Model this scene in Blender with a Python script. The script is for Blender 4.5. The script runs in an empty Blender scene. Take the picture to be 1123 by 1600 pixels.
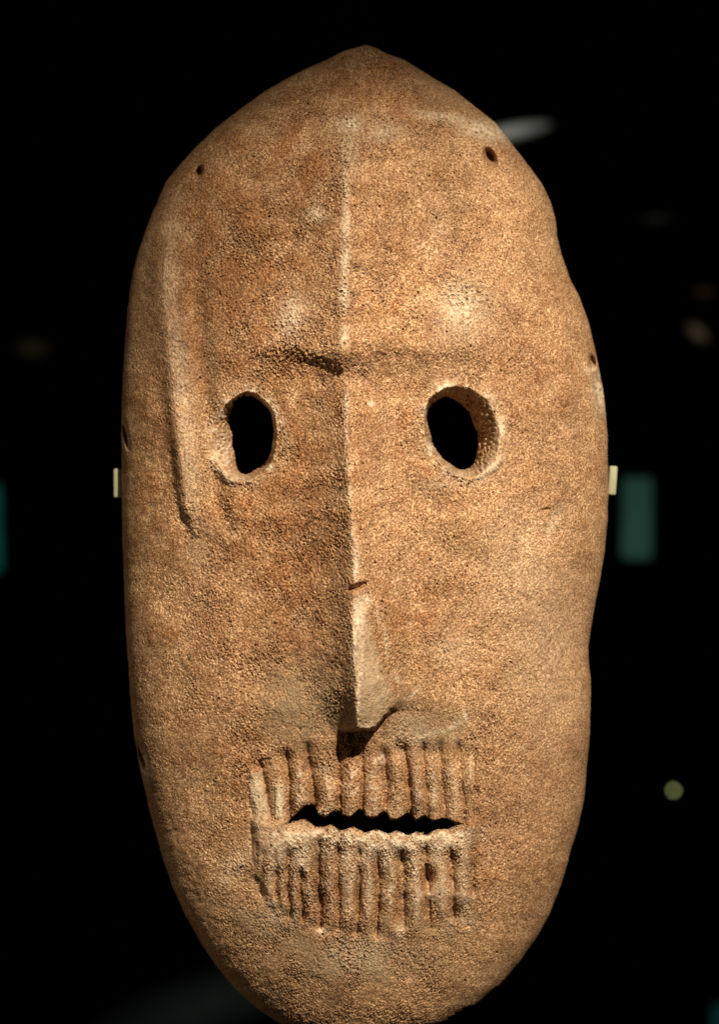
import bpy, math
import numpy as np
from mathutils import Vector

sc = bpy.context.scene
C = sc.collection

# ------------------------------------------------------------------ scale and camera
K = 0.000178            # metres per photograph pixel in the plane of the mask's rim
D = 3650.0              # camera distance from that plane, in the same unit
CX, CY = 561.5, 800.0   # optical axis
ZC = 1.45               # height of the axis above the gallery floor

def W(u, v, z):
    """a point of the object: u right, v down, z towards the viewer (array friendly)"""
    f = (D - z) / D
    return (u - CX) * f * K, -z * K, ZC - (v - CY) * f * K

cam_d = bpy.data.cameras.new("camera")
cam = bpy.data.objects.new("camera", cam_d); C.objects.link(cam)
cam.location = (0, -D * K, ZC)
cam.rotation_euler = (math.radians(90), 0, 0)
cam_d.sensor_fit = 'VERTICAL'; cam_d.sensor_height = 36.0
cam_d.lens = 36.0 * D / 1600.0
cam_d.clip_start = 0.05; cam_d.clip_end = 60
cam_d.dof.use_dof = True
cam_d.dof.focus_distance = (D - 235) * K
cam_d.dof.aperture_fstop = cam_d.lens / (34 * K * 1000)
cam_d.dof.aperture_blades = 0
sc.camera = cam

# ------------------------------------------------------------------ world and lamps
world = bpy.data.worlds.new("World"); sc.world = world; world.use_nodes = True
bg = world.node_tree.nodes["Background"]
bg.inputs[0].default_value = (1.0, 0.62, 0.42, 1); bg.inputs[1].default_value = 0.0012
sc.view_settings.view_transform = 'Standard'; sc.view_settings.look = 'None'
sc.view_settings.exposure = 0.0; sc.view_settings.gamma = 1.0

def lamp(name, kind, loc, target, power, colour, **kw):
    d = bpy.data.lights.new(name, kind); d.energy = power; d.color = colour
    for k, v in kw.items(): setattr(d, k, v)
    o = bpy.data.objects.new(name, d); C.objects.link(o); o.location = loc
    o.rotation_euler = (Vector(target) - Vector(loc)).to_track_quat('-Z', 'Y').to_euler()
    return o

lamp("showcase_spot", 'SPOT', (0.245, -0.76, ZC + 0.455), (0.028, 0, ZC - 0.060), 72.0, (1.0, 0.845, 0.645),
     spot_size=math.radians(24.0), spot_blend=0.9, shadow_soft_size=0.009)
lamp("left_fill", 'SPOT', (-0.78, -0.32, ZC - 0.02), (0, 0, ZC - 0.03), 2.9, (1.0, 0.80, 0.56),  # added fill light that lifts the dark left rim
     spot_size=math.radians(45), spot_blend=0.8, shadow_soft_size=0.04)

# ------------------------------------------------------------------ numpy helpers
def ip(x, pts):
    a = np.array(pts, float); o = np.argsort(a[:, 0]); a = a[o]
    return np.interp(x, a[:, 0], a[:, 1])
def smooth_ip(x, pts, w=14.0):
    """piecewise curve, softened a little"""
    r = 0
    for o, g in ((-1, .16), (-.5, .22), (0, .24), (.5, .22), (1, .16)):
        r = r + g * ip(x + o * w, pts)
    return r
def ss(a, b, x):
    t = np.clip((x - a) / (b - a), 0, 1); return t * t * (3 - 2 * t)

NH, NW = 1700, 1150
fy = np.fft.fftfreq(NH)[:, None]; fx = np.fft.rfftfreq(NW)[None, :]
def field(seed, wl, bw=0.5, stretch=1.0, ang=0.0):
    """random relief whose lumps are about wl wide"""
    rng = np.random.default_rng(seed)
    n = np.fft.rfft2(rng.standard_normal((NH, NW)))
    c, s = math.cos(ang), math.sin(ang)
    a = fx * c + fy * s; b = (-fx * s + fy * c) * stretch
    f = np.sqrt(a * a + b * b) + 1e-9
    n *= np.exp(-(np.log(f * wl) ** 2) / (2 * bw * bw)) / f ** 0.5
    n[0, 0] = 0
    r = np.fft.irfft2(n, s=(NH, NW)); return r / r.std()
def sample(F, u, v):
    u = np.clip(u, 0, NW - 1.001); v = np.clip(v, 0, NH - 1.001)
    i = u.astype(int); j = v.astype(int); a = u - i; b = v - j
    i1 = np.minimum(i + 1, NW - 1); j1 = np.minimum(j + 1, NH - 1)
    return (F[j, i] * (1 - a) + F[j, i1] * a) * (1 - b) + (F[j1, i] * (1 - a) + F[j1, i1] * a) * b

# ------------------------------------------------------------------ measured outline
LEFT = [(70,571),(74,557),(80,536),(91,515),(107,479),(125,444),(146,408),(173,372),(200,337),(235,301),(267,273),(285,259),
        (313,247),(335,237),(356,229),(400,214),(440,205),(480,200),(520,197),(560,194),(620,191),(680,190),(760,191),(820,191),
        (880,193),(940,195),(1000,198),(1040,201),(1100,205),(1150,210),(1190,217),(1220,224),(1260,232),(1300,243),(1345,256),
        (1385,270),(1430,290),(1475,315),(1512,340),(1548,370),(1575,400),(1597,433),(1615,468),(1630,512),(1638,560)]
RIGHT = [(70,573),(76,590),(84,604),(93,631),(107,653),(123,678),(141,710),(164,738),(192,774),(228,802),(257,824),(285,845),(314,859),
         (342,867),(370,870),(399,877),(438,891),(465,905),(500,918),(540,928),(580,936),(620,943),(670,948),(720,949),(770,950),
         (820,948),(860,944),(900,938),(940,930),(975,924),(1010,918.5),(1035,919),(1060,922.5),(1110,922),(1160,920),(1200,916),(1250,912),
         (1290,903),(1310,897),(1330,890),(1345,887.5),(1385,875),(1430,857),(1470,835),(1505,810),(1540,780),(1570,745),(1597,700),
         (1617,655),(1630,612),(1638,562)]
RIDGE = [(70,572),(130,558),(200,547),(300,541),(520,538),(560,536),(640,541),(760,546),(880,554),(960,551),(1000,553),(1100,557),
         (1140,560),(1300,562),(1640,561)]

NR, NC = 1260, 860
t = np.linspace(-1, 1, NR)
rows = 854 + 784 * (0.72 * t + 0.28 * np.sin(t * math.pi / 2) ) / 1.0
rows[0], rows[-1] = 70.0, 1638.0
a = np.linspace(-1, 1, NC)
cols = 0.5 * a + 0.5 * np.sin(a * math.pi / 2)
S, V = np.meshgrid(cols, rows)
fine_e = field(5, 40)[:, 300]; fine_f = field(6, 40)[:, 500]
xl = ip(rows, LEFT); xr = ip(rows, RIGHT)
idx = np.clip(rows.astype(int), 0, NH - 1)
fade = ss(70, 130, rows) * (1 - ss(1600, 1638, rows))
xl = xl + 0.2 * fine_e[idx] * fade; xr = xr + 0.2 * fine_f[idx] * fade
xg = smooth_ip(rows, RIDGE, 30); xg = np.clip(xg, xl, xr)
U = np.where(S < 0, xg[:, None] + S * (xg - xl)[:, None], xg[:, None] + S * (xr - xg)[:, None])

def base_z(S, V):
    t = np.clip((V - 854) / 784.0, -1, 1)
    top = (1 - np.abs(t) ** (2.1 + .5 * ss(-.25, .25, t)))
    col = 205 * np.sqrt(np.clip(top, 0, 1)) + 24 * (1 - ss(200, 520, V)) * ss(70, 300, V)
    prof = np.clip(1 - np.abs(S) ** (2.25 + .4 * ss(380, 640, V)), 0, 1) ** 0.53
    return col * prof

# ------------------------------------------------------------------ relief
def polar(U, V, c, pts):
    ang = np.arctan2(V - c[1], U - c[0])
    p = np.array(pts, float) - np.array(c); pa = np.arctan2(p[:, 1], p[:, 0]); pr = np.hypot(p[:, 0], p[:, 1])
    o = np.argsort(pa); pa, pr = pa[o], pr[o]
    pa = np.concatenate([pa - 2 * math.pi, pa, pa + 2 * math.pi]); pr = np.tile(pr, 3)
    r = 0
    for k in (-.12, 0, .12): r = r + np.interp(ang + k, pa, pr) / 3
    return r
EYES = [dict(c=(395, 680),
             inner=[(389,617),(412,630),(425,660),(426,688),(420,712),(404,733),(384,742),(371,735),(366,708),(364,680),(358,655),(364,632)],
             outer=[(388,611),(414,626),(430,660),(431,690),(425,718),(407,741),(384,752),(352,741),(333,712),(330,684),(344,650),(362,625)]),
        dict(c=(708, 680),
             inner=[(672,634),(688,620),(708,622),(726,636),(738,662),(746,690),(744,716),(737,731),(722,737),(702,724),(683,706),(674,682),(666,658)],
             outer=[(666,632),(684,611),(705,604),(734,607),(758,622),(772,647),(779,688),(770,724),(746,744),(724,746),(700,731),(678,708),(667,684),(662,658)])]
UP = [(448,1287),(452,1281),(477,1257),(491,1256),(497,1271),(509,1276),(517,1269),(528,1266),(536,1273),(548,1275),(558,1266),(564,1263),(571,1274),
      (585,1277),(597,1268),(602,1267),(610,1279),(622,1279),(634,1270),(640,1271),(648,1281),(660,1274),(666,1274),(674,1281),(685,1280),(693,1277),(712,1284),(732,1289)]
LO = [(444,1289),(462,1283),(477,1280),(493,1292),(505,1293),(517,1288),(532,1299),(552,1292),(571,1302),(587,1296),(607,1304),(618,1298),
      (638,1306),(650,1299),(665,1306),(681,1296),(700,1296),(712,1290),(732,1288.5)]
UG = [(388,1208,394,1272,.5),(407,1190,425,1279,1.0),(448,1176,454,1279,.9),(480,1167,491,1258,1.1),(529,1168,530,1268,.9),(566,1172,564,1268,.8),(599,1174,603,1270,.9),
      (632,1163,642,1274,1.0),(662,1165,668,1276,.8),(689,1163,694,1280,.8),(718,1163,727,1282,.8),(739,1170,745,1245,.35),(756,1180,760,1230,.2)]
LG = [(400,1320,404,1360,.5),(411,1330,412,1396,.5),(434,1340,436,1418,.6),(454,1335,452,1430,.8),(472,1362,472,1434,.9),(499,1318,499,1446,1.2),(528,1325,527,1452,.8),
      (560,1330,556,1456,.9),(589,1338,587,1460,1.1),(627,1335,630,1446,1.2),(664,1325,670,1450,1.2),(705,1330,707,1432,.9),(742,1318,738,1392,.8)]
ARC = [(398,1372),(411,1394),(434,1422),(458,1434),(497,1451),(536,1457),(580,1467),(603,1465),(630,1461),(666,1451),(705,1430),(736,1402),(745,1385)]
TOPU = [(386,1206),(392,1206),(410,1207),(412,1190),(446,1176),(480,1166),(530,1166),(560,1174),(600,1174),(632,1164),(720,1163),(760,1180)]

n3 = field(11, 3.0, .35); n3b = field(12, 4.2, .45, 1.35, math.radians(50)); n7 = field(13, 8.5, .4); n18 = field(14, 19, .45)
n50 = field(15, 60, .5); n140 = field(16, 150, .5); nt = field(17, 14, .5)

def nose_amp(V): return ip(V, [(540,0),(575,16),(640,38),(760,54),(900,64),(1000,66),(1080,63),(1137,59),(1200,59)])
def nose_bottom(U): return ip(U, [(400,1158),(470,1152),(515,1146),(535,1141),(560,1138),(575,1138.5),(586,1136.5),(592,1129),(600,1118),(613,1106),(628,1098),(650,1088),(700,1080)])

def tooth_height(U, V, G, y0, y1, amp):
    """rounded pillars between the carved grooves"""
    lines = []
    for (xa, ya, xb, yb, d) in G:
        tt = (V - ya) / (yb - ya); lines.append((xa + (xb - xa) * tt, d, ya, yb))
    dist = np.full(U.shape, 0.0)
    for gx, d, ya, yb in lines:
        w = (12.0 + 1.5 * d) * (1 + .14 * sample(n50, U, V * 1.7))
        q = np.abs(U - gx + 1.0 * sample(n140, U * .4 + 37 + xa, V) + .7 * sample(n50, U * .4 + 37 + xa, V)) / w
        g = (.74 * np.exp(-q ** 1.5) + .26 * np.exp(-(q * 3.8) ** 2)) * d * (1 + .07 * sample(n18, U, V) + .18 * sample(n50, U + 99, V))
        g = g * ss(ya - 14, ya + 12, V) * (1 - ss(yb - 2, yb + 14, V))
        dist = np.maximum(dist, g)
    return -amp * dist

def relief(U, V, S):
    z = base_z(S, V)
    B = z.copy()
    gx = ip(V, [(r, x) for r, x in zip(rows[::8], xg[::8])])
    dx = U - gx
    # low keel down the forehead
    fk = ss(90, 190, V) * (1 - ss(545, 600, V))
    kd = np.sqrt(dx * dx + 28.0)
    z += fk * 44 * np.exp(-kd / np.where(dx < 0, 85.0, 120.0))
    z += 26 * np.clip(1 - np.sqrt(dx * dx + 100) / 235.0, 0, 1) * (dx < 0) * ss(160, 330, V) * (1 - ss(1080, 1175, V)) + 26 * (1 - 10 / 235.0) * np.clip(1 - np.abs(dx) / 330.0, 0, 1) ** .9 * (dx >= 0) * ss(160, 330, V) * (1 - ss(1080, 1175, V))
    # nose, a tapering wedge that is cut off above the mouth
    wl = ip(V, [(540,60),(640,78),(800,98),(1000,98),(1080,74),(1140,38)])
    wr = ip(V, [(540,60),(640,74),(800,88),(1000,84),(1140,66)])
    e = ip(V, [(540, 6), (700, 4), (960, 3), (1140, 3)])
    flat = ip(V, [(540,0),(900,1),(960,6),(1050,9),(1140,13)])      # chipped flat ridge, right of the edge
    dd = np.where(dx > 0, np.maximum(dx - flat, 0), dx)
    q = np.sqrt(dd * dd + e * e) - e
    ql = np.clip(1 - q / wl, 0, 1); qr = np.clip(1 - q / wr, 0, 1)
    roof = np.where(dx < 0, (.42 * ql ** 1.2 + .58 * ql ** 3.2), qr ** 1.15)
    cutn = 1 - ss(-1.0 - np.clip(536 - U, 0, 50) * .35 - np.clip(U - 596, 0, 50) * .18, 4.5 + np.clip(536 - U, 0, 70) * .6 + np.clip(U - 596, 0, 50) * .3, V - nose_bottom(U) + 0.6 * sample(nt, U, V))
    z += nose_amp(V) * roof * cutn
    # break in the nose's edge
    z -= 17 * np.exp(-(((U - 558) / 14) ** 2 + ((V - 917 + (U - 558) * .35) / 4.6) ** 2) ** 1.5)
    z -= 4 * ss(914, 920, V) * (1 - ss(950, 1000, V)) * np.exp(-((U - 560) / 12) ** 2)
    z -= 4 * np.exp(-(((U - 572) / 5) ** 2 + ((V - 927) / 2.0) ** 2))
    # ridges on the repaired nose side
    z += 1.2 * np.exp(-((U - ip(V, [(940,566),(1080,606)])) / 2.4) ** 2) * ss(940, 960, V) * (1 - ss(1060, 1085, V))
    # brow: the forehead stands proud of the eye field
    yl = ip(U, [(380,547),(445,544),(460,549),(490,556),(525,570),(536,571)])
    yr = ip(U, [(538,562),(552,549),(572,541),(640,549),(700,552),(770,544)])
    yb = np.where(dx < 0, yl, yr) + np.where(dx < 0, 1.6, .8) * sample(nt, U, V) + np.where(dx < 0, 1.6, .8) * sample(n7, U, V) + 1.5 * sample(n50, U * 1.4 % 1100, V + 200)
    bl = ip(U, [(375,0),(395,4),(438,6),(450,10),(476,11),(505,9),(526,7),(540,6)])
    br = ip(U, [(536,5),(552,6),(600,6),(660,4),(740,2),(800,0)])
    ba = np.where(dx < 0, bl, br)
    wd = np.where(dx < 0, 16.0, 12.0)
    st = ss(-.35 * wd, wd, V - yb)
    z += ba * (1 - st) * ss(430, 535, V) * 0.75 - ba * st * (1 - ss(560, 640, V)) * 0.35
    z -= ba * .20 * np.exp(-((V - yb) / 4.0) ** 2)
    z -= 4 * np.exp(-(((U - 490) / 30) ** 2 + ((V - 568) / 12) ** 2))
    # soft eye fields and cheeks
    z -= 7 * np.exp(-(((U - 400) / 80) ** 2 + ((V - 640) / 90) ** 2)) + 6 * np.exp(-(((U - 705) / 85) ** 2 + ((V - 645) / 90) ** 2))
    z -= 5 * np.exp(-(((U - 470) / 60) ** 2 + ((V - 950) / 190) ** 2))
    # left ear: a raised band with a steep outer edge
    ec = ip(V, [(285,262),(330,252),(400,250),(480,253),(560,262),(640,270),(720,279),(790,287),(832,302)])
    q = U - ec - 3
    band = np.where(q < 0, np.exp(-(q / ip(V, [(300,24),(540,20),(640,16),(800,12)])) ** 2), (np.clip(1 - np.sqrt(q * q + 9) / 46.0, 0, 1)) * 1.12)
    z -= ip(V, [(400,0),(500,8),(600,12),(800,12),(850,0)]) * np.exp(-((q - 54) / 13) ** 2)
    am = ip(V, [(290,0),(340,5),(440,15),(560,21),(700,23),(800,19),(828,9),(842,0)])
    z += am * band
    z -= ip(V, [(440,0),(560,1),(700,2.5),(820,3.5),(845,0)]) * np.exp(-((q + 12) / 7) ** 2)
    # right ear, much worn
    ec2 = ip(V, [(480,872),(560,884),(680,884),(780,868),(820,858)])
    q2 = U - ec2
    z += ip(V, [(480,0),(560,8),(680,11),(780,8),(830,0)]) * np.where(q2 > 0, np.exp(-(q2 / 20) ** 2), np.exp(-(q2 / 12) ** 2))
    # dents, drill holes and chips
    for (x, y, rx, ry, an, dp) in [(311,269,5,9.5,.35,34),(765,245,7.5,13,-.5,46),(925,566,5,10,-.2,34),(197,678,4.0,20,-.18,30),(223,1182,6.0,21,-.3,48),
                                   (936,608,8,28,-.1,14),(852,797,9,3.2,-.2,7),(528,97,16,5,-.5,9),(548,91,5,4,0,5),(545,192,11,8,0,3),
                                   (541,188,1.8,1.8,0,4),(548,197,1.6,1.8,0,4),(545,201,1.4,1.4,0,3),(430,1283,20,4,0,2)]:
        c, s = math.cos(an), math.sin(an)
        p = ((U - x) * c + (V - y) * s) / rx; r = (-(U - x) * s + (V - y) * c) / ry
        z -= dp * np.exp(-(p * p + r * r) ** 1.6)
    # mouth field: lips swell round the slot
    yU = smooth_ip(U, UP, 3.5); yL = smooth_ip(U, LO, 3.5); top = ip(U, TOPU); arc = ip(U, ARC) + 1.5 * sample(n50, U, V)
    inx = ss(384, 396, U) * (1 - ss(742, 762, U))
    z += 5 * inx * ss(0, 30, V - top) * (1 - ss(-2, 14, V - yU))
    lx = ss(388, 408, U) * (1 - ss(738, 750, U))
    z += 15 * lx * ss(1268, 1300, V) * (1 - ss(-16, 12, V - arc)) * (1 - .5 * ss(1300, 1450, V))
    z -= 3 * np.exp(-((V - arc - 24) / 22) ** 2) * lx
    z += tooth_height(U, V, UG, 0, 0, 20.0) * inx
    z += tooth_height(U, V, LG, 0, 0, 17.5) * lx
    z -= 3.2 * np.exp(-((U - ip(V, [(1205,384),(1260,391),(1340,394),(1380,402)])) / 3.0) ** 2) * ss(1195, 1215, V) * (1 - ss(1330, 1370, V))
    # lumps: broken left lower lip, fillings in the first teeth
    z += 5 * np.exp(-(((U - 466) / 26) ** 2 + ((V - 1310) / 17) ** 2) ** 2)
    fillA = ss(389, 392, U) * (1 - ss(407, 411, U - (V - 1208) * .17)) * ss(1206, 1209, V) * (1 - ss(1268, 1280, V))
    fillB = ss(428, 431, U) * (1 - ss(441, 444, U)) * ss(1225, 1228, V) * (1 - ss(1276, 1280, V))
    z += 2.5 * fillA + 3.5 * fillB
    # rounded tooth ends
    z -= 7 * np.exp(-np.clip(yU - V, 0, 99) / 5.0) * ss(446, 456, U) * (1 - ss(722, 734, U)) * (V < yU)
    z -= 6 * np.exp(-np.clip(V - yL, 0, 99) / 7.0) * ss(446, 456, U) * (1 - ss(722, 734, U)) * (V >= yL)
    # grain
    smo = smooth_mask(U, V)
    edge = np.clip(1 - np.abs(S), 0, 1)
    rough = 1 - .55 * smo
    g = 1.0 * sample(n3, U, V) + 0.6 * sample(n3b, U, V) + .32 * sample(n7, U, V)
    g = np.where(g < 0, g * 1.3, g * .8) * (.35 + .65 * ss(.05, .5, edge))
    gx_ = np.where((dx < 0), 1.0, 0.8)
    pit = np.clip(sample(n7, U + 211, V) - 1.75, 0, 1.2) * np.clip(.8 + .8 * sample(n50, U, V + 90), 0, 2)
    z -= 3.2 * pit * (.35 + .65 * ss(.05, .5, edge))
    G = g * rough * np.clip(1 + .28 * sample(n140, U, V + 60) + .25 * sample(n50, U + 31, V), .3, 1.6) * gx_ * 1.15 * ss(0, .05, edge)
    z += (.38 * sample(n18, U, V) + .5 * sample(n50, U, V)) * (.4 + .6 * rough) * ss(0, .08, edge)
    z += 1.6 * sample(n140, U, V) * ss(0, .15, edge)
    # through holes
    cut = np.zeros(U.shape)
    for E in EYES:
        r = np.hypot(U - E['c'][0], V - E['c'][1])
        ri = polar(U, V, E['c'], E['inner']); ro = polar(U, V, E['c'], E['outer'])
        ro = np.maximum(ro + .8 * sample(n50, U * 1.5 % 1100, V) + .5 * sample(n7, U, V), ri + 3)
        G = G * (.55 + .45 * ss(.9, 1.3, (r - ri) / (ro - ri)))
        ri = ri + .7 * sample(n50, U * 1.5 % 1100, V) + .15 * sample(n7, U, V)
        q = (r - ri) / (ro - ri)
        T = 78.0
        z -= T * np.clip(1 - q, 0, 1.6) ** 1.25 * (1 + .04 * sample(n7, U, V))
        z += 3.5 * np.exp(-((q - 1.15) / .22) ** 2) * np.clip((ro - ri) / 20, .2, 1) - 3 * np.exp(-((r - ro - 14) / 9) ** 2) * ss(680, 740, V)
        cut = np.maximum(cut, q < 0.0)
        E['q'] = q
        G = G * (.3 + .7 * ss(.75, 1.35, q))
    d = np.minimum(V - yU, yL - V) + .3 * sample(n7, U, V)
    d = np.where((U > 446) & (U < 733), d, -9)
    z -= 45 * np.clip(d / 3.5, 0, 1.5)
    z += G
    cut = np.maximum(cut, d > 3.2)
    return z, cut > .5

def ell(U, V, x, y, rx, ry, an=0.0, p=1.4):
    c, s = math.cos(an), math.sin(an)
    a = ((U - x) * c + (V - y) * s) / rx; b = (-(U - x) * s + (V - y) * c) / ry
    return np.exp(-(a * a + b * b) ** p)

def plaster_mask(U, V):
    """beige repair on the right side of the nose"""
    l = ip(V, [(925,552),(950,549),(1100,557),(1140,560)])
    r = ip(V, [(925,570),(960,573),(1000,582),(1060,600),(1090,612),(1110,600),(1140,582)])
    return ss(-1, 3, U - l) * (1 - ss(-9, 12, U - r)) * ss(925, 945, V) * (1 - ss(-2, 2, V - nose_bottom(U)))

def smooth_mask(U, V):
    m = plaster_mask(U, V)
    m = np.maximum(m, .8 * ell(U, V, 660, 1105, 66, 52, .1))
    m = np.maximum(m, .75 * ell(U, V, 452, 1110, 62, 62, .3))
    m = np.maximum(m, .7 * ell(U, V, 455, 1300, 52, 26, 0))
    m = np.maximum(m, .9 * (ss(389, 393, U) * (1 - ss(446, 450, U)) * ss(1190, 1200, V) * (1 - ss(1275, 1285, V))))
    return m

Z, CUT = relief(U, V, S)
nb = V - nose_bottom(U)

# colour masks (stains, fillings and deposits of the stone, plus some painted light and shadow)
nA = sample(n18, U, V); nB = sample(n7, U, V); nC = sample(n50, U, V); nD = sample(n3, U, V)
pale = np.zeros(U.shape)
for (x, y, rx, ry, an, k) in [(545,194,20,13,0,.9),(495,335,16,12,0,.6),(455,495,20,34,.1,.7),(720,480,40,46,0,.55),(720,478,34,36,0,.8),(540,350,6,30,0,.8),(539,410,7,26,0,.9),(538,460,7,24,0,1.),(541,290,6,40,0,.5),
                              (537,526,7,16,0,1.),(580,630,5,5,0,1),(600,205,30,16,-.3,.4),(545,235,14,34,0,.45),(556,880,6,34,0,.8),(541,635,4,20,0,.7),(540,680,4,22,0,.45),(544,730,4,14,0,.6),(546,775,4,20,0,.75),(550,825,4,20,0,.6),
                              (936,610,9,28,-.1,1.),(922,578,10,6,0,.6),(197,688,6,15,0,1.),(225,1194,8,19,-.2,1.),(560,965,9,30,.1,.9),(563,1040,5,60,.05,.5),(572,937,7,8,0,1),(553,1000,4,60,.05,.9),(559,1090,3.5,50,.04,.9),(571,1136,14,2.5,0,.9),(266,420,13,110,0,.3),(287,640,15,170,-.11,.4),(352,720,14,24,-.3,.5),(372,748,22,7,.2,.5),(757,738,22,10,-.5,.4),(775,700,8,30,0,.3),  # the long ear band ellipses paint its lit face paler
                              (466,1312,26,18,0,.8),(505,1330,8,16,0,.7),(538,1334,7,16,0,.6),(567,1336,6,14,0,.6),(640,1332,13,17,0,1.),(602,1345,9,18,0,.8),(684,1324,13,16,0,.9),(722,1314,10,12,0,.8),
                              (460,1350,7,10,0,.8),(505,1455,8,5,0,1),(462,1428,6,4,0,.9),(625,1455,6,10,0,.8),(675,1400,6,12,0,.7),(650,1220,6,10,0,.7),(652,1240,6,12,0,.6),
                              (678,1240,6,24,0,.5),(596,1185,6,8,0,.8),(636,1400,7,30,0,.3),(370,1350,16,30,.6,.45),(352,1375,10,10,0,.4),(436,1253,7,26,0,.9),(400,1240,9,32,0,.55),
                              (360,740,26,9,.5,.3),(345,705,13,30,.2,.65),(865,815,7,26,.5,.45),(560,1490,46,26,0,.35),(660,1150,24,5,-.25,.5),(640,1150,30,30,-.1,.3),(708,750,50,10,-.2,.3),  # left eye bevel: pale stone, brightened further to paint its lit wall
                              (758,203,42,13,.2,.85),(695,183,46,7,.14,.55),(410,1300,14,60,0,.35),(630,1300,110,10,0,.4),(690,360,30,60,0,.12),(700,1010,40,26,0,.28),(850,1010,60,150,0,.2),(820,900,60,100,0,.2)]:  # upper right ellipses paint in the streak reflected by the showcase glass
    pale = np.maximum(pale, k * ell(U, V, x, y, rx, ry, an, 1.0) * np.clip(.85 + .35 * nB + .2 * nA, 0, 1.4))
crU = np.clip(1 + 1.9 * tooth_height(U, V, UG, 0, 0, 1.0), 0, 1) * ss(395, 450, U) * (1 - ss(725, 745, U)) * ss(1180, 1215, V) * (1 - ss(1270, 1285, V))
crL = np.clip(1 + 1.9 * tooth_height(U, V, LG, 0, 0, 1.0), 0, 1) * ss(400, 430, U) * (1 - ss(725, 748, U)) * ss(1288, 1305, V) * (1 - ss(1400, 1465, V))
pale = np.maximum(pale, np.clip(.28 + .30 * nA + .12 * nB, 0, 1) * crU)
pale = np.maximum(pale, np.clip(.58 + .28 * nA + .15 * nB, 0, 1) * crL)
for (x, y, rx, ry, an, k) in [(726,1118,3,9,-.3,.9),(708,1135,18,3,-.5,.6),(735,1200,3,22,0,.6),(712,1230,3,18,0,.5),(586,1190,4,6,0,.6),(572,1150,5,3,0,.6),(645,1085,14,2,-.7,.6),(602,1000,2,30,-.1,.5),(590,960,2,16,-.1,.6),(620,1060,3,8,-.6,.6)]:
    pale = np.maximum(pale, k * ell(U, V, x, y, rx, ry, an, 1.0))
pale = np.clip(pale + .10 * np.clip(nB + nD - 1.6, 0, 2), 0, 1)
for E in EYES:
    dr = np.hypot(U - E['c'][0], V - E['c'][1]) - polar(U, V, E['c'], E['outer'])
    pale = np.maximum(pale, np.clip(.26 + .3 * nA + .2 * nC, 0, 1) * np.exp(-((dr - 1) / 11.0) ** 2))
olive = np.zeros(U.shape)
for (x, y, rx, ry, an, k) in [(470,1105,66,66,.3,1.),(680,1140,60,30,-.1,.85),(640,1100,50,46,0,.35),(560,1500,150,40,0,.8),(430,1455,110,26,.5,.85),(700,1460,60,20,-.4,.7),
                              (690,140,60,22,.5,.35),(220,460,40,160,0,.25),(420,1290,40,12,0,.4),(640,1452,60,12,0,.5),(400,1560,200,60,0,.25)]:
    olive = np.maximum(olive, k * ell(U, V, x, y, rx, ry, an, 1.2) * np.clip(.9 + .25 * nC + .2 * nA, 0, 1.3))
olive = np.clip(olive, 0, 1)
plaster = np.clip(plaster_mask(U, V) * (.72 + .22 * nB + .15 * nD), 0, 1)
plaster = np.maximum(plaster, .85 * ss(389, 393, U) * (1 - ss(407, 411, U - (V - 1208) * .17)) * ss(1206, 1210, V) * (1 - ss(1268, 1284, V)))
plaster = np.maximum(plaster, 1.0 * ss(428, 431, U) * (1 - ss(441, 444, U)) * ss(1225, 1228, V) * (1 - ss(1276, 1280, V)))
red = np.zeros(U.shape)
for (x, y, rx, ry, an, k) in [(360,400,140,200,0,.75),(640,400,90,120,0,.3),(470,280,60,110,0,.6),(450,800,95,230,0,.8),(240,700,50,300,0,.5),(420,1180,120,80,0,.4),(600,140,140,60,0,.6),(620,640,60,60,0,.3),(640,980,60,70,0,.55),(560,1225,170,55,0,.5),(570,1390,150,60,0,.35),  # left forehead and left nose flank ellipses paint in their shadowed side
                              (420,950,110,110,0,.35),(830,560,60,120,0,.25),(560,130,90,40,0,.2),(840,1200,50,90,0,.15)]:
    red = np.maximum(red, k * ell(U, V, x, y, rx, ry, an, 1.0))
red = np.clip(red * (1 + .3 * nC) + .11 * nC + .12 * nA + .16 + .08 * sample(n140, U, V), 0, 1)

# ------------------------------------------------------------------ part regions
ids = np.zeros(U.shape, int)
names = {0: 'face'}
gxm = xg[:, None]
wl = ip(V, [(560,20),(640,34),(800,52),(1000,72),(1140,64)]); wr = ip(V, [(560,20),(640,34),(800,48),(1000,58),(1140,56)])
nose_m = (V > 572) & (nb < 6) & (U > gxm - wl) & (U < gxm + wr) & (V < 1150)
ids[nose_m] = 1; names[1] = 'nose'
ids[nose_m & (plaster_mask(U, V) > .5)] = 2; names[2] = 'repair_patch'
for i, E in enumerate(EYES):
    ids[(E['q'] < 1.28) & (np.hypot(U - E['c'][0], V - E['c'][1]) < 105) & (ids == 0)] = 3 + i; names[3 + i] = 'eye_socket'
earc = ip(V, [(285,262),(330,252),(400,250),(480,253),(560,262),(640,270),(720,279),(790,287),(832,302)])
ids[(V > 330) & (V < 838) & (U > earc - 7) & (U < earc + 34)] = 5; names[5] = 'ear'
earc = ip(V, [(480,872),(560,884),(680,884),(780,868),(820,858)])
ids[(V > 520) & (V < 815) & (U > earc - 24) & (U < earc + 10)] = 6; names[6] = 'ear'
k = 10
def gline(g): return g[0] + (g[2] - g[0]) * (V - g[1]) / (g[3] - g[1])
yUm = ip(U, UP); yLm = ip(U, LO); topm = ip(U, TOPU); arcm = ip(U, ARC)
ymid = np.where((U > 448) & (U < 732), .5 * (yUm + yLm), 1287)
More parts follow.
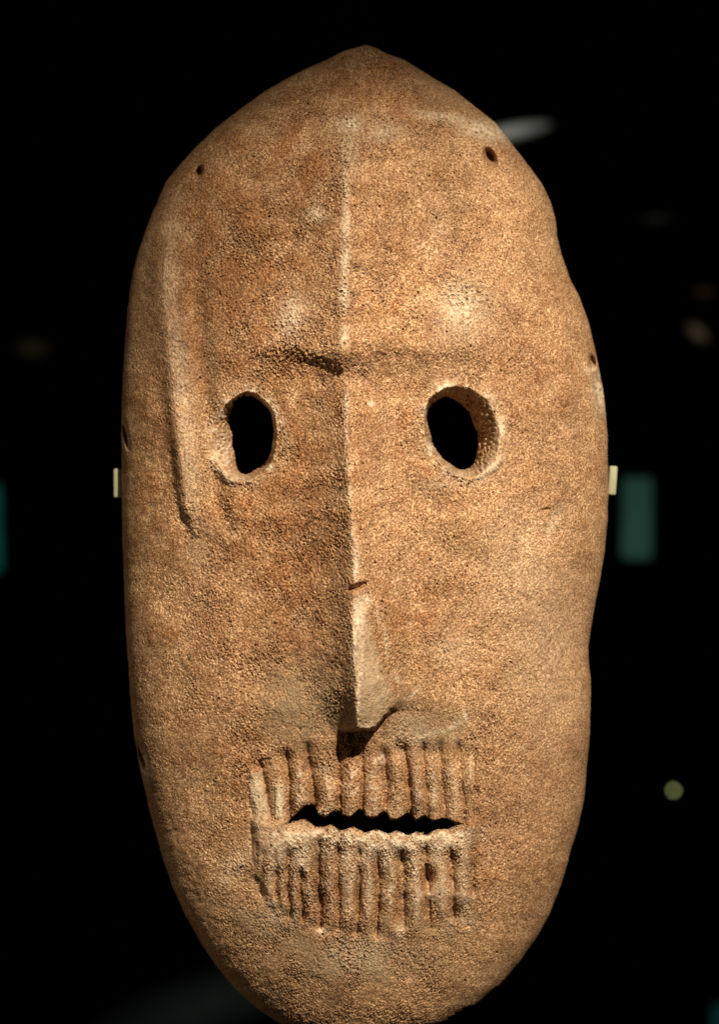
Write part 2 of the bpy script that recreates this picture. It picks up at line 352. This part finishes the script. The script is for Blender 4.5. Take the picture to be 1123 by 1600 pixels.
for g0, g1 in zip(UG[:-1], UG[1:]):
    m = (U >= gline(g0)) & (U < gline(g1)) & (V > topm - 1) & (V < ymid) & (ids != 1) & (ids != 2)
    m &= V < max(g0[3], g1[3]) + 12
    ids[m] = k; names[k] = 'tooth'; k += 1
for g0, g1 in zip(LG[:-1], LG[1:]):
    m = (U >= gline(g0)) & (U < gline(g1)) & (V >= np.maximum(ymid, 1300 if g0[0] < 440 else 0)) & (V < arcm)
    ids[m] = k; names[k] = 'tooth'; k += 1

# ------------------------------------------------------------------ materials
def new_mat(name):
    m = bpy.data.materials.new(name); m.use_nodes = True; nt_ = m.node_tree
    return m, nt_, nt_.nodes['Principled BSDF']

def stone_material():
    m, T, P = new_mat('reddish_sandstone'); N = T.nodes; L = T.links
    def n(t, **kw):
        x = N.new(t)
        for a_, b_ in kw.items(): setattr(x, a_, b_)
        return x
    co = n('ShaderNodeTexCoord').outputs['Object']
    def noise(scale, detail=3, rough=.6):
        x = n('ShaderNodeTexNoise'); x.inputs['Scale'].default_value = scale; x.inputs['Detail'].default_value = detail
        x.inputs['Roughness'].default_value = rough; L.new(co, x.inputs['Vector']); return x.outputs['Fac']
    def ramp(f, stops):
        r = n('ShaderNodeValToRGB'); e = r.color_ramp.elements
        while len(e) < len(stops): e.new(.5)
        for el, (p, c) in zip(e, stops): el.position = p; el.color = (*c, 1)
        L.new(f, r.inputs[0]); return r.outputs[0]
    def mix(f, a_, b_, mode='MIX'):
        x = n('ShaderNodeMix', data_type='RGBA', blend_type=mode)
        if isinstance(f, float): x.inputs[0].default_value = f
        else: L.new(f, x.inputs[0])
        for s_, v in ((6, a_), (7, b_)):
            if isinstance(v, tuple): x.inputs[s_].default_value = (*v, 1)
            else: L.new(v, x.inputs[s_])
        return x.outputs[2]
    def attr(nm): x = n('ShaderNodeAttribute'); x.attribute_name = nm; return x.outputs['Fac']
    big = noise(55, 4, .6); mid = noise(260, 4, .65); fine = noise(2000, 3, .7); grit = noise(3000, 2, .6)
    c = ramp(fine, [(.37, (.13, .058, .020)), (.45, (.30, .168, .082)), (.53, (.455, .288, .162)), (.60, (.65, .455, .285)), (.67, (.86, .68, .48))])
    c = mix(attr('red'), c, mix(1.0, c, (.71, .565, .44), 'MULTIPLY'))
    c = mix(1.0, c, ramp(big, [(.3, (.78, .74, .70)), (.68, (1.14, 1.12, 1.10))]), 'MULTIPLY')
    c = mix(1.0, c, ramp(noise(24, 3, .55), [(.33, (.82, .79, .76)), (.62, (1.10, 1.10, 1.08))]), 'MULTIPLY')
    c = mix(1.0, c, ramp(mid, [(.3, (.80, .78, .76)), (.68, (1.12, 1.12, 1.10))]), 'MULTIPLY')
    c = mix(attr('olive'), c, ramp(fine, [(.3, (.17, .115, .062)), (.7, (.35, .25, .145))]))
    c = mix(attr('plaster'), c, ramp(mid, [(.3, (.31, .225, .135)), (.7, (.50, .385, .255))]))
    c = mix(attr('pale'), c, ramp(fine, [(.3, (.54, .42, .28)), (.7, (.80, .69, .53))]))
    c = mix(ramp(grit, [(.66, (0, 0, 0)), (.74, (.55, .55, .55))]), c, (.72, .56, .38))
    L.new(c, P.inputs['Base Color'])
    P.inputs['Roughness'].default_value = .78
    P.inputs['Specular IOR Level'].default_value = .28
    b = n('ShaderNodeBump'); b.inputs['Strength'].default_value = .9; b.inputs['Distance'].default_value = .0005
    hm = mix(.45, grit, fine); L.new(hm, b.inputs['Height']); L.new(b.outputs[0], P.inputs['Normal'])
    return m
STONE = stone_material()

def plain(name, col, rough=.6, noise_scale=300.0, var=.15, emit=None, strength=0.0, ext=None):
    m, T, P = new_mat(name)
    nz = T.nodes.new('ShaderNodeTexNoise'); nz.inputs['Scale'].default_value = noise_scale
    co = T.nodes.new('ShaderNodeTexCoord'); T.links.new(co.outputs['Object'], nz.inputs['Vector'])
    r = T.nodes.new('ShaderNodeValToRGB')
    r.color_ramp.elements[0].color = (*[c * (1 - var) for c in col], 1); r.color_ramp.elements[1].color = (*[min(1, c * (1 + var)) for c in col], 1)
    r.color_ramp.elements[0].position = .3; r.color_ramp.elements[1].position = .7
    T.links.new(nz.outputs['Fac'], r.inputs[0]); T.links.new(r.outputs[0], P.inputs['Base Color'])
    P.inputs['Roughness'].default_value = rough
    if emit:
        r2 = T.nodes.new('ShaderNodeValToRGB'); T.links.new(nz.outputs['Fac'], r2.inputs[0])
        r2.color_ramp.elements[0].color = (*[c * .72 for c in emit], 1); r2.color_ramp.elements[1].color = (*emit, 1)
        r2.color_ramp.elements[0].position = .3; r2.color_ramp.elements[1].position = .7
        T.links.new(r2.outputs[0], P.inputs['Emission Color']); P.inputs['Emission Strength'].default_value = strength
        if ext:     # added glow, brightest at its centre and dimmer towards the ends
            mp = T.nodes.new('ShaderNodeMapping'); mp.inputs['Scale'].default_value = (1 / ext[0], 1 / ext[1], 1 / ext[2]); T.links.new(co.outputs['Object'], mp.inputs[0])
            gr = T.nodes.new('ShaderNodeTexGradient'); gr.gradient_type = 'SPHERICAL'; T.links.new(mp.outputs[0], gr.inputs[0])
            pw = T.nodes.new('ShaderNodeMath'); pw.operation = 'MULTIPLY'; pw.inputs[1].default_value = strength * 1.6; T.links.new(gr.outputs['Fac'], pw.inputs[0])
            T.links.new(pw.outputs[0], P.inputs['Emission Strength'])
    return m

# ------------------------------------------------------------------ build the mask
def empty(name, loc, label, cat, group=None):
    o = bpy.data.objects.new(name, None); C.objects.link(o); o.location = loc; o.empty_display_size = .01
    o['label'] = label; o['category'] = cat
    if group: o['group'] = group
    return o

mask = empty('stone_mask', (0, 0, ZC - (1638 - CY) * K), 'tall reddish brown stone mask with pierced eyes, wedge nose and grooved teeth', 'mask')

X, Y, Zw = W(U, V, Z)
P3 = np.stack([X, Y, Zw], -1)
# normals over the whole grid, so that parts meet without a seam
du = np.gradient(P3, axis=1); dv = np.gradient(P3, axis=0)
Nn = np.cross(du, -dv); Nn /= (np.linalg.norm(Nn, axis=-1, keepdims=True) + 1e-20)
flip = np.sign(-(Nn[..., 1])); flip[flip == 0] = 1; Nn *= flip[..., None]

# back shell: rim and hollow inner side, on the same rows but few columns
NB = 48
ab = np.linspace(-1, 1, NB); Sb, Vb = np.meshgrid(np.sin(ab * math.pi / 2) * .5 + ab * .5, rows)
Ub = np.where(Sb < 0, xg[:, None] + Sb * (xg - xl)[:, None], xg[:, None] + Sb * (xr - xg)[:, None])
Ub = 561 + (Ub - 561) * .915; Vb2 = 854 + (Vb - 854) * .955
Zb = base_z(Sb * .97, Vb) * .86 - 52
def rim(col_u, zoff, sh):
    u = 561 + (col_u - 561) * (1 - sh); v = 854 + (rows - 854) * (1 - sh * .5)
    return np.stack(W(u, v, np.full(NR, float(zoff))), -1)
Lr = [rim(xl, -14, .0), rim(xl, -34, .012), rim(xl, -52, .04)]
Rr = [rim(xr, -14, .0), rim(xr, -34, .012), rim(xr, -52, .04)]
Xb, Yb, Zbw = W(Ub, Vb2, Zb)
PB = np.concatenate([P3[:, :1], Lr[0][:, None], Lr[1][:, None], Lr[2][:, None], np.stack([Xb, Yb, Zbw], -1),
                     Rr[2][:, None], Rr[1][:, None], Rr[0][:, None], P3[:, -1:]], 1)      # wraps round the back
UB = np.concatenate([xl[:, None]] * 4 + [Ub] + [xr[:, None]] * 4, 1); VB = np.concatenate([rows[:, None]] * 4 + [Vb2] + [rows[:, None]] * 4, 1)
cb = np.zeros(UB.shape, bool)
for E in EYES:
    r = np.hypot(UB - E['c'][0], VB - E['c'][1]); cb |= r < polar(UB, VB, E['c'], E['outer']) + 14
cb |= (UB > 425) & (UB < 745) & (VB > 1245) & (VB < 1318)

def make_mesh(name, verts, quads, norms, attrs, parent):
    me = bpy.data.meshes.new(name)
    nv, nq = len(verts), len(quads)
    me.vertices.add(nv); me.vertices.foreach_set('co', verts.astype(np.float32).ravel())
    me.loops.add(nq * 4); me.loops.foreach_set('vertex_index', quads.astype(np.int32).ravel())
    me.polygons.add(nq); me.polygons.foreach_set('loop_start', np.arange(0, nq * 4, 4, dtype=np.int32))
    me.polygons.foreach_set('use_smooth', np.ones(nq, bool))
    for an, av in attrs.items():
        at = me.attributes.new(an, 'FLOAT', 'POINT'); at.data.foreach_set('value', av.astype(np.float32))
    me.update(calc_edges=True)
    if norms is not None: me.normals_split_custom_set_from_vertices(norms.tolist())
    me.materials.append(STONE)
    o = bpy.data.objects.new(name, me); C.objects.link(o); o.parent = parent
    return o

off = np.array(mask.location)
I = np.arange(NR * NC).reshape(NR, NC)
q00 = I[:-1, :-1]; q = np.stack([I[1:, :-1], I[1:, 1:], I[:-1, 1:], q00], -1)     # counter-clockwise from the front
fcut = (CUT[:-1, :-1] & CUT[1:, :-1] & CUT[:-1, 1:] & CUT[1:, 1:]).ravel()
fid = ids[:-1, :-1].ravel(); q = q.reshape(-1, 4)
VV = P3.reshape(-1, 3) - off; NNf = Nn.reshape(-1, 3)
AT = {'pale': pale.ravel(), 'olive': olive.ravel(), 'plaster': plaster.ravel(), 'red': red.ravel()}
nose_obj = None
for pid in sorted(names):
    sel = q[(fid == pid) & ~fcut]
    if len(sel) < 30: continue
    used, inv = np.unique(sel, return_inverse=True); quads = inv.reshape(-1, 4)
    vs = VV[used]; ns = NNf[used]; at = {k_: v_[used] for k_, v_ in AT.items()}
    if pid == 0:
        nb_ = PB.shape[1]; J = np.arange(NR * nb_).reshape(NR, nb_)
        qb = np.stack([J[:-1, :-1], J[:-1, 1:], J[1:, 1:], J[1:, :-1]], -1).reshape(-1, 4)[:, ::-1]
        cf = (cb[:-1, :-1] | cb[1:, :-1] | cb[:-1, 1:] | cb[1:, 1:]).ravel()
        qb = qb[~cf][:, ::-1]
        vb = PB.reshape(-1, 3) - off
        nbk = np.zeros_like(vb)
        fn = np.cross(vb[qb[:, 1]] - vb[qb[:, 0]], vb[qb[:, 2]] - vb[qb[:, 0]])
        for c_ in range(4): np.add.at(nbk, qb[:, c_], fn)
        nbk /= (np.linalg.norm(nbk, axis=1, keepdims=True) + 1e-20)
        quads = np.concatenate([quads, qb + len(vs)]); vs = np.concatenate([vs, vb]); ns = np.concatenate([ns, nbk])
        at = {k_: np.concatenate([v_, np.zeros(len(vb))]) for k_, v_ in at.items()}
    par = nose_obj if pid == 2 else mask
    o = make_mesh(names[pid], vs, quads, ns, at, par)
    if pid == 1: nose_obj = o
    if pid == 2: o['label'] = 'smooth beige plaster repair on the right side of the nose'
    if pid == 5: o['label'] = 'long raised ear band on the left side'
    if pid == 6: o['label'] = 'worn low ear band on the right side'

# ------------------------------------------------------------------ mount with its two pale clips
import bmesh
def box_bm(bm, c, s, rot=None, bevel=0.0):
    r = bmesh.ops.create_cube(bm, size=1.0)
    vs = r['verts']
    for v in vs: v.co = Vector((v.co.x * s[0], v.co.y * s[1], v.co.z * s[2]))
    if bevel:
        ed = list({e for v in vs for e in v.link_edges})
        rb = bmesh.ops.bevel(bm, geom=ed, offset=bevel, segments=3, affect='EDGES', profile=.5)
        vs = list({v for v in bm.verts if v.tag is False and v.is_valid})
    new = [v for v in bm.verts if not v.tag]
    for v in new:
        p = v.co.copy()
        if rot is not None: p = rot @ p
        v.co = p + Vector(c); v.tag = True
def obj(name, bm, mat, parent=None, smooth=False):
    me = bpy.data.meshes.new(name); bm.to_mesh(me); bm.free(); me.materials.append(mat)
    if smooth:
        for p in me.polygons: p.use_smooth = True
    o = bpy.data.objects.new(name, me); C.objects.link(o)
    if parent:
        o.parent = parent; o.matrix_parent_inverse = parent.matrix_world.inverted() if False else o.matrix_parent_inverse
    return o
from mathutils import Matrix
IV = plain('ivory_paint', (.27, .27, .175), .6, 500, .06)
BK = plain('matt_black_steel', (.006, .006, .007), .85, 200, .2)
mount = empty('mask_mount', (0, .085, ZC), 'black display mount behind the mask ending in two short ivory clips', 'mount')
def local(p): return Vector(p) - mount.location
for (u, v, w_, h_, tilt) in ((187, 755, 17, 46, 0.0), (955.5, 751, 13, 46, -.07)):
    x, y, z = W(u, v, -14.0)
    bm = bmesh.new(); box_bm(bm, (0, 0, 0), (w_ * K, 26 * K, h_ * K), bevel=3.2 * K)
    o = obj('clip', bm, IV, mount, True); o.location = local((x, y, z)); o.rotation_euler = (0, -tilt, 0)
    sx = -1 if u < 500 else 1
    bm = bmesh.new()
    box_bm(bm, local((x - sx * 1 * K, y + .0155, z)), (6 * K, .026, 18 * K))
    obj('clip_arm', bm, BK, mount)
bm = bmesh.new()
xa = W(187, 0, -14)[0]; xb_ = W(955.5, 0, -14)[0]; zz = W(0, 753, -14)[2]
box_bm(bm, local(((xa + xb_) / 2, .0340, zz)), (xb_ - xa + .002, .004, 20 * K))
obj('cross_bar', bm, BK, mount)
bm = bmesh.new(); box_bm(bm, local((0, .0405, zz - .13)), (.009, .008, .30))
obj('post', bm, BK, mount)

# ------------------------------------------------------------------ the dark gallery behind
def PB_(u, v, d):
    """point at distance d (metres) from the camera seen in direction of u, v"""
    s = d / D
    return Vector(((u - CX) * s, d - D * K, ZC - (v - CY) * s))
WALLM = plain('black_wall_paint', (.004, .004, .006), .95, 4, .3)
bm = bmesh.new(); box_bm(bm, (0, 3.6, 1.6), (9, .1, 3.8)); o = obj('back_wall', bm, WALLM); o['kind'] = 'structure'
bm = bmesh.new(); box_bm(bm, (0, 1.2, -.05), (9, 6.0, .1)); o = obj('floor', bm, plain('dark_gallery_floor', (.012, .013, .012), .9, 6, .3)); o['kind'] = 'structure'

DB = 3.0
sB = DB / D
def panel(u0, u1, v0, v1, emit, strength, label, tilt=0.0):
    c = PB_((u0 + u1) / 2, (v0 + v1) / 2, DB); w = (u1 - u0) * sB; h = (v1 - v0) * sB
    r = empty('lit_panel', (c.x, c.y, c.z - h / 2), label, 'panel', 'dim green panels in the dark background')
    bm = bmesh.new(); box_bm(bm, (0, .012, h / 2), (w, .02, h), bevel=.004)
    obj('screen', bm, plain('green_panel_glass', (.01, .02, .015), .5, 9, .3, emit, strength), r)
    bm = bmesh.new()
    for (cx_, cz_, sx_, sz_) in ((-(w / 2 + .006), h / 2, .012, h + .024), ((w / 2 + .006), h / 2, .012, h + .024), (0, -.006, w, .012), (0, h + .006, w, .012)):
        box_bm(bm, (cx_, .012, cz_), (sx_, .03, sz_))
    obj('frame', bm, BK, r)
    return r
panel(972, 1016, 684, 810, (.024, .070, .052), .64, 'blurred green lit panel just right of the mask beside the right clip')
panel(-40, 2, 690, 826, (.012, .11, .082), .42, 'blurred green panel cut by the left edge of the picture')
panel(1112, 1150, 1500, 1640, (.004, .026, .024), .8, 'very dim teal panel in the bottom right corner')

def blob(name, u, v, ru, rv, ang, emit, strength, label, cat, d=DB):
    c = PB_(u, v, d); s = d / D
    r = empty(name, tuple(c), label, cat)
    bm = bmesh.new(); bmesh.ops.create_uvsphere(bm, u_segments=24, v_segments=14, radius=1.0)
    for vv in bm.verts:
        p = Vector((vv.co.x * ru * s, vv.co.y * min(ru, rv) * s, vv.co.z * rv * s * (1 - .25 * vv.co.x)))
        ca, sa = math.cos(ang), math.sin(ang)
        vv.co = p
    ex = None if ru < 6 else (ru * s, 9.0, rv * s)
    sh = obj('glow_body', bm, plain(name + '_emission', (.02, .02, .02), .5, 30, .2, emit, strength, ex), r, True)
    sh.rotation_euler = (0, -ang, 0)
    bm = bmesh.new(); rr = min(ru, rv) * s
    box_bm(bm, (0, rr * 1.3, 0), (rr * .7, rr * .9, rr * .7), bevel=rr * .1)
    obj('backing', bm, BK, r)  # plain dark block added behind each glowing shape
    return r
blob('signal_lamp', 1052, 1235, 2.6, 2.6, 0, (.72, .75, .30), 3.2, 'tiny olive light blurred to a round disc at lower right', 'lamp')
blob('reflection_glow', 793, 208, 74, 13, .2, (.21, .21, .18), .8, 'glowing stand-in for a pale glass reflection beside the upper right edge of the mask', 'lamp')  # added emitter standing in for a reflection in the showcase glass
blob('faint_glow', 1088, 520, 26, 13, -.7, (.036, .028, .015), 1.0, 'faint warm blurred glow near the right edge above the green panel', 'lamp')  # this and the faint smears below are added glows, no fixture known
blob('faint_glow', 1024, 342, 34, 6, .12, (.010, .0095, .007), 1.0, 'very faint pale horizontal smear at the right, below the bright streak', 'lamp')
blob('faint_glow', 1098, 457, 26, 9, 0, (.012, .007, .004), 1.0, 'very faint brown smear at the right edge, over the warm glow', 'lamp')
blob('low_glow', 330, 1560, 230, 60, .32, (.0045, .006, .005), 1.0, 'very faint large greenish glow low at the left behind the chin', 'lamp')  # added emitter for a dim greenish glow, not a known lamp
blob('faint_glow', 54, 545, 38, 20, 0, (.0075, .005, .0022), 1.0, 'very faint brown glow at the left above the green panel', 'lamp')  # added brown glow of unknown source
